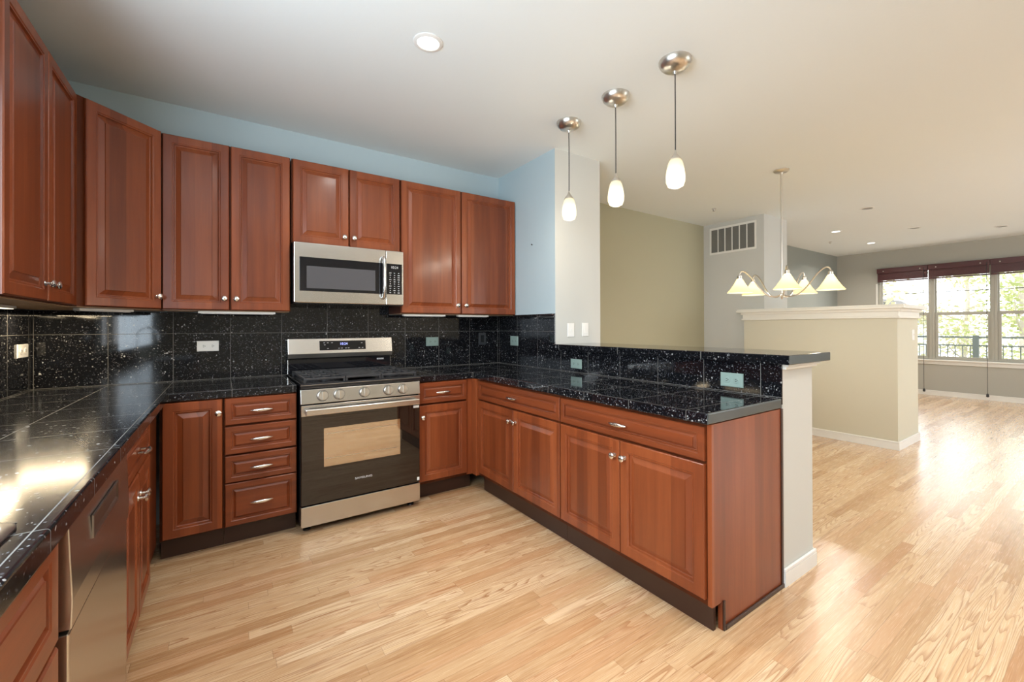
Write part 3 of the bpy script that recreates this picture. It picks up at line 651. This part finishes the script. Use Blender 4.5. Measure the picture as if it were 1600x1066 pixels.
# ------------------------------------------------------------------ outlets and switches
def outlet(loc, rz, w, h, mat, label, horizontal=True, group=None):
    r = empty('outlet', loc, rz, label, 'outlet', group)
    MB().panel(-w/2, w/2, -h/2, h/2, -0.006, [(0, 0.0055), (0, 0.003), (0.003, 0)]).build('cover_plate', M[mat], r)
    for s in (-1, 1):
        m = MB(); cx_, cz_ = (s*w*0.20, 0) if horizontal else (0, s*h*0.20)
        m.lathe([(0.0165, 0), (0.0165, 0.0018), (0.0155, 0.0022), (0, 0.0022)], (cx_, -0.0061, cz_), (0, -1, 0), 20)
        o = m.build('receptacle', M[mat], r)
        m = MB()
        if horizontal:
            for q in (-0.005, 0.005): m.box(cx_-0.004, cx_+0.004, -0.0092, -0.0084, q-0.0014, q+0.0014)
            m.lathe([(0.0024, 0), (0.0024, 0.0008)], (cx_+0.008, -0.0084, 0), (0, -1, 0), 10)
        else:
            for q in (-0.005, 0.005): m.box(q-0.0014, q+0.0014, -0.0092, -0.0084, cz_-0.003, cz_+0.005)
            m.lathe([(0.0024, 0), (0.0024, 0.0008)], (0, -0.0084, cz_-0.008), (0, -1, 0), 10)
        m.build('slots', M['slot'], o)
    return r
by = -0.0112
outlet((-0.466, by, 1.143), 0, 0.120, 0.070, 'white', 'white outlet on the back wall left of the range')
outlet((1.152, by, 1.139), 0, 0.116, 0.078, 'greyplate', 'grey-green outlet on the back wall right of the range')
r = empty('outlet', (1.663, by, 1.154), 0, 'small black cover plate on the back wall near the right corner', 'outlet')
MB().panel(-0.038, 0.038, -0.058, 0.058, -0.005, [(0, 0.0045), (0, 0.002), (0.002, 0)]).build('cover_plate', M['darkplate'], r)
MB().box(-0.017, 0.017, -0.0075, -0.0052, -0.034, 0.034).build('receptacle', M['black'], r)
bx = XW-0.0112
outlet((bx, -0.292, 1.137), -PI/2, 0.125, 0.088, 'greyplate', 'grey-green outlet on the side tile under the blue wall')
outlet((bx, -1.143, 0.982), -PI/2, 0.122, 0.072, 'greyplate', 'grey-green outlet low in the bar tile, nearer the corner')
outlet((bx, -2.366, 0.980), -PI/2, 0.124, 0.074, 'greyplate', 'grey-green outlet low in the bar tile at the open end')
outlet((XL+0.0112, -0.150, 1.143), PI/2, 0.150, 0.074, 'white', 'white outlet on the left wall tile under the lit strip')
def switch(loc, rz, label, rocker=False):
    r = empty('light_switch', loc, rz, label, 'switch')
    MB().panel(-0.037, 0.037, -0.058, 0.058, -0.006, [(0, 0.0055), (0, 0.003), (0.003, 0)]).build('cover_plate', M['white'], r)
    if rocker: MB().box(-0.016, 0.016, -0.0095, -0.0062, -0.033, 0.033, 0.001).build('rocker', M['white'], r)
    else: MB().box(-0.005, 0.005, -0.015, -0.0062, -0.004, 0.012, 0.001).build('toggle', M['white'], r)
switch((2.025, -0.8775, 1.238), 0, 'left white light switch on the grey column')
switch((2.189, -0.8775, 1.242), 0, 'right white light switch on the grey column', True)
switch((5.775, -2.2005, 1.168), 0, 'white switch on the end of the cream half wall')

# ------------------------------------------------------------------ under-cabinet strip lights
def strip(loc, rz, L, label, lit=False):
    r = empty('under_cabinet_light', loc, rz, label, 'light', 'under-cabinet strip lights')
    MB().box(-L/2, L/2, -0.022, 0.022, -0.014, -0.0005, 0.003).build('housing', M['stripw'], r)
    MB().box(-L/2+0.012, L/2-0.012, -0.015, 0.015, -0.0165, -0.0143, 0.0005).build('lens', M['ledwarm'] if lit else M['white'], r)
    return r
zs = ZB-0.005
strip((-0.30, -0.255, zs), 0, 0.42, 'white strip light under the cabinet left of the microwave')
strip((0.98, -0.255, zs), 0, 0.36, 'longer white strip light under the right-end cabinet, nearer the microwave')
strip((1.43, -0.255, zs), 0, 0.30, 'shorter white strip light under the right-end cabinet, nearer the blue wall')
strip((-0.905, -0.43, zs), PI/4, 0.26, 'white strip light under the diagonal corner cabinet')
strip((-1.19, -0.86, zs), PI/2, 0.44, 'lit warm strip light under the left wall cabinet', True)
area('strip_glow', (-1.19, -0.80, ZB-0.03), (0, 0, 0), 0.06, 0.44, 2.6, (1, 0.80, 0.52))
area('strip_glow_corner', (-1.12, -0.32, ZB-0.03), (0, 0, 0), 0.25, 0.05, 3, (1, 0.80, 0.52))

# ------------------------------------------------------------------ ceiling fixtures
def point(name, loc, power, col, rad):
    l = bpy.data.lights.new(name, 'POINT'); l.energy = power; l.color = col; l.shadow_soft_size = rad
    o = bpy.data.objects.new(name, l); C.objects.link(o); o.location = loc; return o
WARM = (1.0, 0.88, 0.70)
def downlight(x, y, label, lit=True, rad=0.075, power=14, group='recessed ceiling lights'):
    r = empty('downlight', (x, y, H), 0, label, 'light', group)
    MB().lathe([(rad*0.76, -0.0005), (rad*1.0, -0.0005), (rad*1.0, -0.004), (rad*0.80, -0.009), (rad*0.76, -0.009)], seg=32, cap=False).build('trim_ring', M['white'], r, smooth=True)
    MB().lathe([(0.0, -0.0008), (rad*0.75, -0.0008), (rad*0.75, -0.0030), (0, -0.0035)], seg=28).build('lens', M['canlight'] if lit else M['candim'], r)
    if lit and power:
        l = bpy.data.lights.new('downlight_glow', 'AREA'); l.shape = 'DISK'; l.size = rad*1.6; l.energy = power; l.color = (1.0, 0.95, 0.88); l.spread = math.radians(150)
        o = bpy.data.objects.new('downlight_glow', l); C.objects.link(o); o.location = (x, y, H-0.012)
downlight(0.490, -1.522, 'lit recessed downlight in the kitchen ceiling above the floor')
downlight(7.43, -0.93, 'lit recessed downlight near the recessed wall, closer to the bar', power=18)
downlight(9.03, -0.91, 'lit recessed downlight near the recessed wall, closer to the windows', power=18)
downlight(6.21, -1.68, 'unlit recessed light in the living room ceiling, closest to the chandelier', False)
downlight(8.13, -1.69, 'unlit recessed light in the middle of the living room ceiling', False)
downlight(9.06, -2.45, 'unlit recessed light closest to the far window wall', False)
for dx, dy, dp, lab in ((-0.35, -3.9, 11, 'added recessed fill light over the kitchen behind the viewer, nearest the sink'), (1.25, -3.6, 11, 'added recessed fill light over the kitchen behind the viewer, nearest the bar'), (0.4, -5.3, 12, 'added recessed fill light at the back of the kitchen'), (3.6, -3.9, 11, 'added recessed fill light over the dining floor'), (6.3, -4.2, 16, 'added recessed fill light over the living room floor')):
    downlight(dx, dy, lab, power=dp)  # unseen downlights, added to fill the room evenly with light
def flush_light(x, y):
    r = empty('flush_ceiling_light', (x, y, H), 0, 'round flush ceiling light at the back of the room', 'light')
    MB().lathe([(0.20, -0.0005), (0.20, -0.02), (0.19, -0.025)], seg=32).build('rim', M['nickel'], r, smooth=True)
    MB().lathe([(0.188, -0.0255), (0.16, -0.06), (0.09, -0.085), (0, -0.092)], seg=32).build('glass_dome', M['domeglass'], r, smooth=True)
    l = bpy.data.lights.new('flush_glow', 'AREA'); l.shape = 'DISK'; l.size = 0.38; l.energy = 32; l.color = (1.0, 0.93, 0.82)
    o = bpy.data.objects.new('flush_glow', l); C.objects.link(o); o.location = (x, y, H-0.10)
flush_light(3.3, -5.4)
def sprinkler(x, y, label):
    r = empty('sprinkler', (x, y, H), 0, label, 'sprinkler')
    MB().lathe([(0.028, -0.0005), (0.028, -0.004), (0.012, -0.007), (0.008, -0.02)], seg=16).build('escutcheon', M['nickel'], r, smooth=True)
    MB().lathe([(0.0, -0.0205), (0.008, -0.0205), (0.015, -0.030), (0.015, -0.032), (0, -0.032)], seg=14).build('deflector', M['nickel'], r)
sprinkler(4.665, -0.58, 'tiny ceiling sprinkler in front of the air return'); sprinkler(8.32, -0.54, 'tiny ceiling sprinkler beyond the chandelier')
for x, y, label in ((1.664, -1.275, 'pendant light nearest the column, above the bar'), (1.674, -1.712, 'middle of the three pendant lights above the bar'), (1.678, -2.146, 'pendant light above the open end of the bar')):
    r = empty('pendant_light', (x, y, H), 0, label, 'pendant light', 'three pendant lights over the bar')
    MB().lathe([(0.088, -0.0005), (0.087, -0.010), (0.080, -0.027), (0.064, -0.044), (0.040, -0.055), (0.012, -0.060), (0.007, -0.075), (0.0, -0.076)], seg=36).build('canopy', M['nickel'], r, smooth=True)
    MB().tube([(0, 0, -0.0755), (0.002, 0.001, -0.25), (0, 0, -0.498)], 0.0032, 8).build('cord', M['cordm'], r, smooth=True)
    MB().lathe([(0.004, -0.495), (0.0065, -0.505), (0.012, -0.520), (0.034, -0.548), (0.034, -0.551), (0, -0.551)], seg=28).build('socket_cap', M['nickel'], r, smooth=True)
    g = MB().lathe([(0.031, -0.5515), (0.038, -0.565), (0.046, -0.600), (0.0515, -0.640), (0.050, -0.672), (0.041, -0.695), (0.020, -0.705), (0.0, -0.706)], seg=28, cap=False).build('glass_shade', M['pendglass'], r, smooth=True)
    MB().lathe([(0.0, -0.600), (0.012, -0.604), (0.016, -0.625), (0.024, -0.655), (0.020, -0.676), (0.0, -0.684)], seg=16).build('bulb', M['pendbulb'], r, smooth=True)
    point('pendant_glow', (x, y, H-0.76), 3.0, WARM, 0.05)
# chandelier
chx, chy = 3.94, -1.69
r = empty('chandelier', (chx, chy, H), 0, 'five-arm chandelier with glowing bell shades beyond the bar', 'chandelier')
MB().lathe([(0.065, -0.0005), (0.065, -0.010), (0.055, -0.020), (0.015, -0.026), (0.009, -0.04)], seg=28).build('canopy', M['nickel'], r, smooth=True)
MB().cyl((0, 0, -0.039), (0, 0, -1.165), 0.0075, seg=12).build('rod', M['nickel'], r, smooth=True)
MB().lathe([(0.008, -1.160), (0.018, -1.168), (0.020, -1.185), (0.012, -1.198), (0.006, -1.212), (0, -1.216)], seg=18).build('hub', M['nickel'], r, smooth=True)
dv = Vector((0.914, 0.405, 0)); rt = Vector((0.405, -0.914, 0))
for k in range(5):
    a = math.radians(6+72*k); d = -dv*math.cos(a) + rt*math.sin(a); R = 0.375
    pts = []
    for s, z in ((0.015, -1.178), (0.07, -1.192), (0.13, -1.175), (0.19, -1.120), (0.24, -1.050), (0.285, -0.990), (0.325, -0.955), (0.355, -0.948), (0.372, -0.965), (R, -0.990)):
        pts.append(d*s + Vector((0, 0, z)))
    # smooth with Catmull-Rom
    sm = []
    for i in range(len(pts)-1):
        p0, p1, p2, p3 = pts[max(i-1, 0)], pts[i], pts[i+1], pts[min(i+2, len(pts)-1)]
        for q in range(4):
            t = q/4; sm.append(0.5*((2*p1)+(p2-p0)*t+(2*p0-5*p1+4*p2-p3)*t*t+(3*p1-p0-3*p2+p3)*t**3))
    sm.append(pts[-1])
    arm = MB().tube(sm, 0.0062, 8).build('arm', M['nickel'], r, smooth=True)
    e = d*R
    MB().lathe([(0.010, -0.980), (0.020, -0.990), (0.021, -1.018), (0.016, -1.022)], (e.x, e.y, 0), seg=16).build('socket', M['nickel'], arm, smooth=True)
    MB().lathe([(0.022, -1.019), (0.030, -1.030), (0.052, -1.072), (0.085, -1.122), (0.110, -1.150), (0.107, -1.151), (0.082, -1.126), (0.049, -1.076), (0.026, -1.034), (0.020, -1.024)], (e.x, e.y, 0), seg=28, cap=False).build('glass_shade', M['alab'], arm, smooth=True)
    MB().lathe([(0.0, -1.024), (0.014, -1.028), (0.022, -1.06), (0.030, -1.095), (0.026, -1.118), (0.0, -1.13)], (e.x, e.y, 0), seg=16).build('bulb', M['bulb'], arm, smooth=True)
    point('chandelier_glow', (chx+e.x, chy+e.y, H-1.21), 2.6, (1.0, 0.92, 0.78), 0.06)

# air return grille (looks to -x)
r = empty('air_return', (5.4145, -0.400, 2.484), -PI/2, 'white air return grille high on the grey wall', 'vent')
w2, h2 = 0.330, 0.190
m = MB().box(-w2, w2, -0.010, -0.0005, h2-0.028, h2).box(-w2, w2, -0.010, -0.0005, -h2, -h2+0.028).box(-w2, -w2+0.024, -0.010, -0.0005, -h2+0.028, h2-0.028).box(w2-0.024, w2, -0.010, -0.0005, -h2+0.028, h2-0.028)
iw = 2*(w2-0.024)
for k in range(1, 6): xx = -w2+0.024+iw*k/6; m.box(xx-0.006, xx+0.006, -0.009, -0.0005, -h2+0.028, h2-0.028)
m.build('frame', M['white'], r)
MB().box(-w2+0.02, w2-0.02, -0.002, -0.0006, -h2+0.024, h2-0.024).build('backing', M['vent'], r)
m = MB()
for k in range(26): z = -h2+0.032+k*(2*h2-0.064)/25; m.box(-w2+0.025, w2-0.025, -0.0065, -0.0025, z-0.0022, z+0.0022)
m.build('louvres', M['vent'], r)

r = empty('picture_nail', (XW-0.0005, -0.565, 1.988), -PI/2, 'tiny dark nail left in the blue wall', 'nail')
MB().lathe([(0.003, 0), (0.003, 0.008), (0.007, 0.009), (0.006, 0.012), (0, 0.013)], (0, -0.0002, 0), (0, -1, 0.3), 10).build('head', M['cordm'], r)

# raised wood blinds on the far windows
for i, (y1, y0) in enumerate(((-0.66, -1.400), (-1.404, -2.172), (-2.176, -2.98))):
    lab = ('mahogany blind raised over the window nearest the grey-green wall', 'mahogany blind raised over the middle far window', 'mahogany blind raised over the far window cut by the photo edge')[i]
    r = empty('window_blind', (XF-0.060, (y0+y1)/2, 2.385), 0, lab, 'blind', 'raised mahogany blinds'); hw = (y1-y0)/2
    MB().box(-0.030, -0.012, -hw, hw, -0.095, 0.0, 0.004).build('valance', M['blind'], r)
    MB().box(-0.010, 0.050, -hw+0.006, hw-0.006, -0.055, -0.004).build('headrail', M['blind'], r)
    m = MB()
    for k in range(18): m.box(-0.008, 0.044, -hw+0.008, hw-0.008, -0.062-k*0.0095-0.0088, -0.062-k*0.0095)
    m.build('slat_stack', M['blind'], r)
    MB().box(-0.010, 0.046, -hw+0.006, hw-0.006, -0.262, -0.240, 0.003).build('bottom_rail', M['blind'], r)
    if i < 2:
        cy_ = (-1.345 if i == 0 else -2.140) - (y0+y1)/2
        c = MB().tube([(-0.036, cy_, -0.05), (-0.038, cy_+0.003, -1.2), (-0.036, cy_, -2.27)], 0.0035, 6).build('pull_cord', M['cordm'], r)
        MB().lathe([(0.004, -2.262), (0.016, -2.275), (0.020, -2.315), (0.008, -2.325)], (-0.036, cy_, 0), seg=10).build('tassel', M['cordm'], c)
    m = MB()
    for s in (-hw*0.72, hw*0.72): m.lathe([(0.008, 0), (0.010, 0.004), (0.0, 0.008)], (-0.0305, s, -0.055), (-1, 0, 0), 10)
    m.build('valance_clip', M['nickel'], r)

# kitchen window over the sink and a rear window added for the fill light (seen only as reflections)
def simple_window(idx, ax, p, a0, a1, z0, z1, n):
    f = MB(); t = 0.05
    def bx_(u0, u1, zz0, zz1, d0, d1):
        if ax == 'x': f.box(p+d0, p+d1, u0, u1, zz0, zz1)
        else: f.box(u0, u1, p+d0, p+d1, zz0, zz1)
    bx_(a0, a1, z0, z0+t, -0.05, 0.0); bx_(a0, a1, z1-t, z1, -0.05, 0.0)
    for k in range(n+1):
        u = a0+(a1-a0-t)*k/n; bx_(u, u+t, z0+t, z1-t, -0.05, 0.0)
    o = f.build(f'window_{idx}', M['winframe']); struct(o)
    g = MB()
    if ax == 'x': g.box(p-0.03, p-0.026, a0+0.01, a1-0.01, z0+0.01, z1-0.01)
    else: g.box(a0+0.01, a1-0.01, p-0.03, p-0.026, z0+0.01, z1-0.01)
    g.build('pane', M['pane'], o); return o
simple_window(4, 'x', XL-0.04, -4.0+0.002, -1.8-0.002, 1.042, 2.318, 3)
simple_window(5, 'y', YR-0.04, 4.602, 8.598, 0.452, 2.448, 4)  # unseen rear window, added as an opening for the fill lamp

# ------------------------------------------------------------------ outside: balcony and trees
struct(MB().box(XF+0.17, XF+2.45, -6.5, 1.5, -0.20, -0.06).build('balcony_floor', M['deck']), 'balcony deck')
rx = XF+2.25
r = empty('balcony_railing', (rx, 0, -0.06), 0, 'grey metal balcony railing outside the far windows', 'railing')
MB().box(-0.03, 0.03, -6.3, 1.4, 1.065, 1.105).build('top_rail', M['railing'], r); MB().box(-0.018, 0.018, -6.3, 1.4, 0.895, 0.925).build('middle_rail', M['railing'], r)
MB().box(-0.018, 0.018, -6.3, 1.4, 0.10, 0.13).build('bottom_rail', M['railing'], r)
yy = 1.3
while yy > -4.2:
    MB().box(-0.008, 0.008, yy-0.008, yy+0.008, 0.1305, 0.8945).build('baluster', M['railing'], r); yy -= 0.115
for yp in (1.36, -1.655, -4.3): MB().box(-0.045, 0.045, yp-0.045, yp+0.045, 0.0, 1.12).build('post', M['railing'], r)
struct(MB().box(XF+2.5, 60, -25, 25, -3.2, -3.0).build('ground', M['lawn']), 'ground beyond the balcony')
def tree(x, y, h, cr, n, mi, label, sc=1.0):
    rnd = random.Random(int(x*100+y*7))
    r = empty('tree', (x, y, -3.0), rnd.random()*6, label, 'tree', 'trees beyond the balcony')
    m = MB(); m.tube([(0, 0, 0), (0.1, 0.05, h*0.3), (-0.05, 0.1, h*0.6), (0.05, 0, h*0.92)], 0, 8, [0.14*sc, 0.11*sc, 0.08*sc, 0.02])
    for k in range(9):
        a = rnd.random()*2*PI; z0 = h*(0.25+0.06*k); L_ = cr*(0.9-0.05*k)
        m.tube([(0, 0.05, z0), (L_*0.5*math.cos(a), L_*0.5*math.sin(a), z0+0.35), (L_*math.cos(a), L_*math.sin(a), z0+0.9)], 0, 6, [0.045*sc, 0.03*sc, 0.01])
    m.build('trunk', M['bark'], r)
    b = bmesh.new()
    clumps = []
    for k in range(26):
        a = rnd.random()*2*PI; rr = cr*math.sqrt(rnd.random()); z = h*(0.22+0.78*rnd.random()); rr *= (1.1-0.5*z/h); clumps.append(Vector((rr*math.cos(a), rr*math.sin(a), z)))
    for k in range(n):
        c_ = rnd.choice(clumps); p = c_ + Vector((rnd.gauss(0, .38), rnd.gauss(0, .38), rnd.gauss(0, .28)))
        u = Vector((rnd.gauss(0, 1), rnd.gauss(0, 1), rnd.gauss(0, .6))).normalized(); v = u.orthogonal().normalized(); s = 0.05+0.06*rnd.random()
        q = [b.verts.new(p+u*s), b.verts.new(p+v*s*0.5), b.verts.new(p-u*s), b.verts.new(p-v*s*0.5)]
        b.faces.new(q)
    m = MB(); m._join(b); m.build('foliage', LEAF[mi], r)
tree(14.6, 0.9, 6.6, 1.0, 2600, 1, 'pale olive tree close beyond the balcony at the left window')
tree(14.9, -4.2, 6.6, 1.1, 2600, 2, 'brownish tree beyond the balcony beside the photo edge')
tree(19.6, -1.5, 7.5, 1.5, 3400, 0, 'green leafy tree standing farther back at the middle window')
tree(20.2, 4.3, 7.5, 1.6, 3400, 0, 'tall green tree behind the pale olive tree')
tree(25.5, 0.6, 9.0, 2.2, 3800, 1, 'tall olive tree far behind the green tree')
tree(26.0, -7.0, 8.5, 2.2, 3000, 2, 'tall brownish tree far off at the edge of the windows')
r = empty('house', (33.5, 5.2, -3.0), 0, 'pale house standing beyond the trees', 'house')
MB().box(-2, 2, -1.6, 1.6, 0, 4.6).build('wall', M['siding'], r)
MB().prism_x([(-1.9, 4.605), (1.9, 4.605), (0, 5.9)], -2.2, 2.2).build('roof', M['roof'], r)
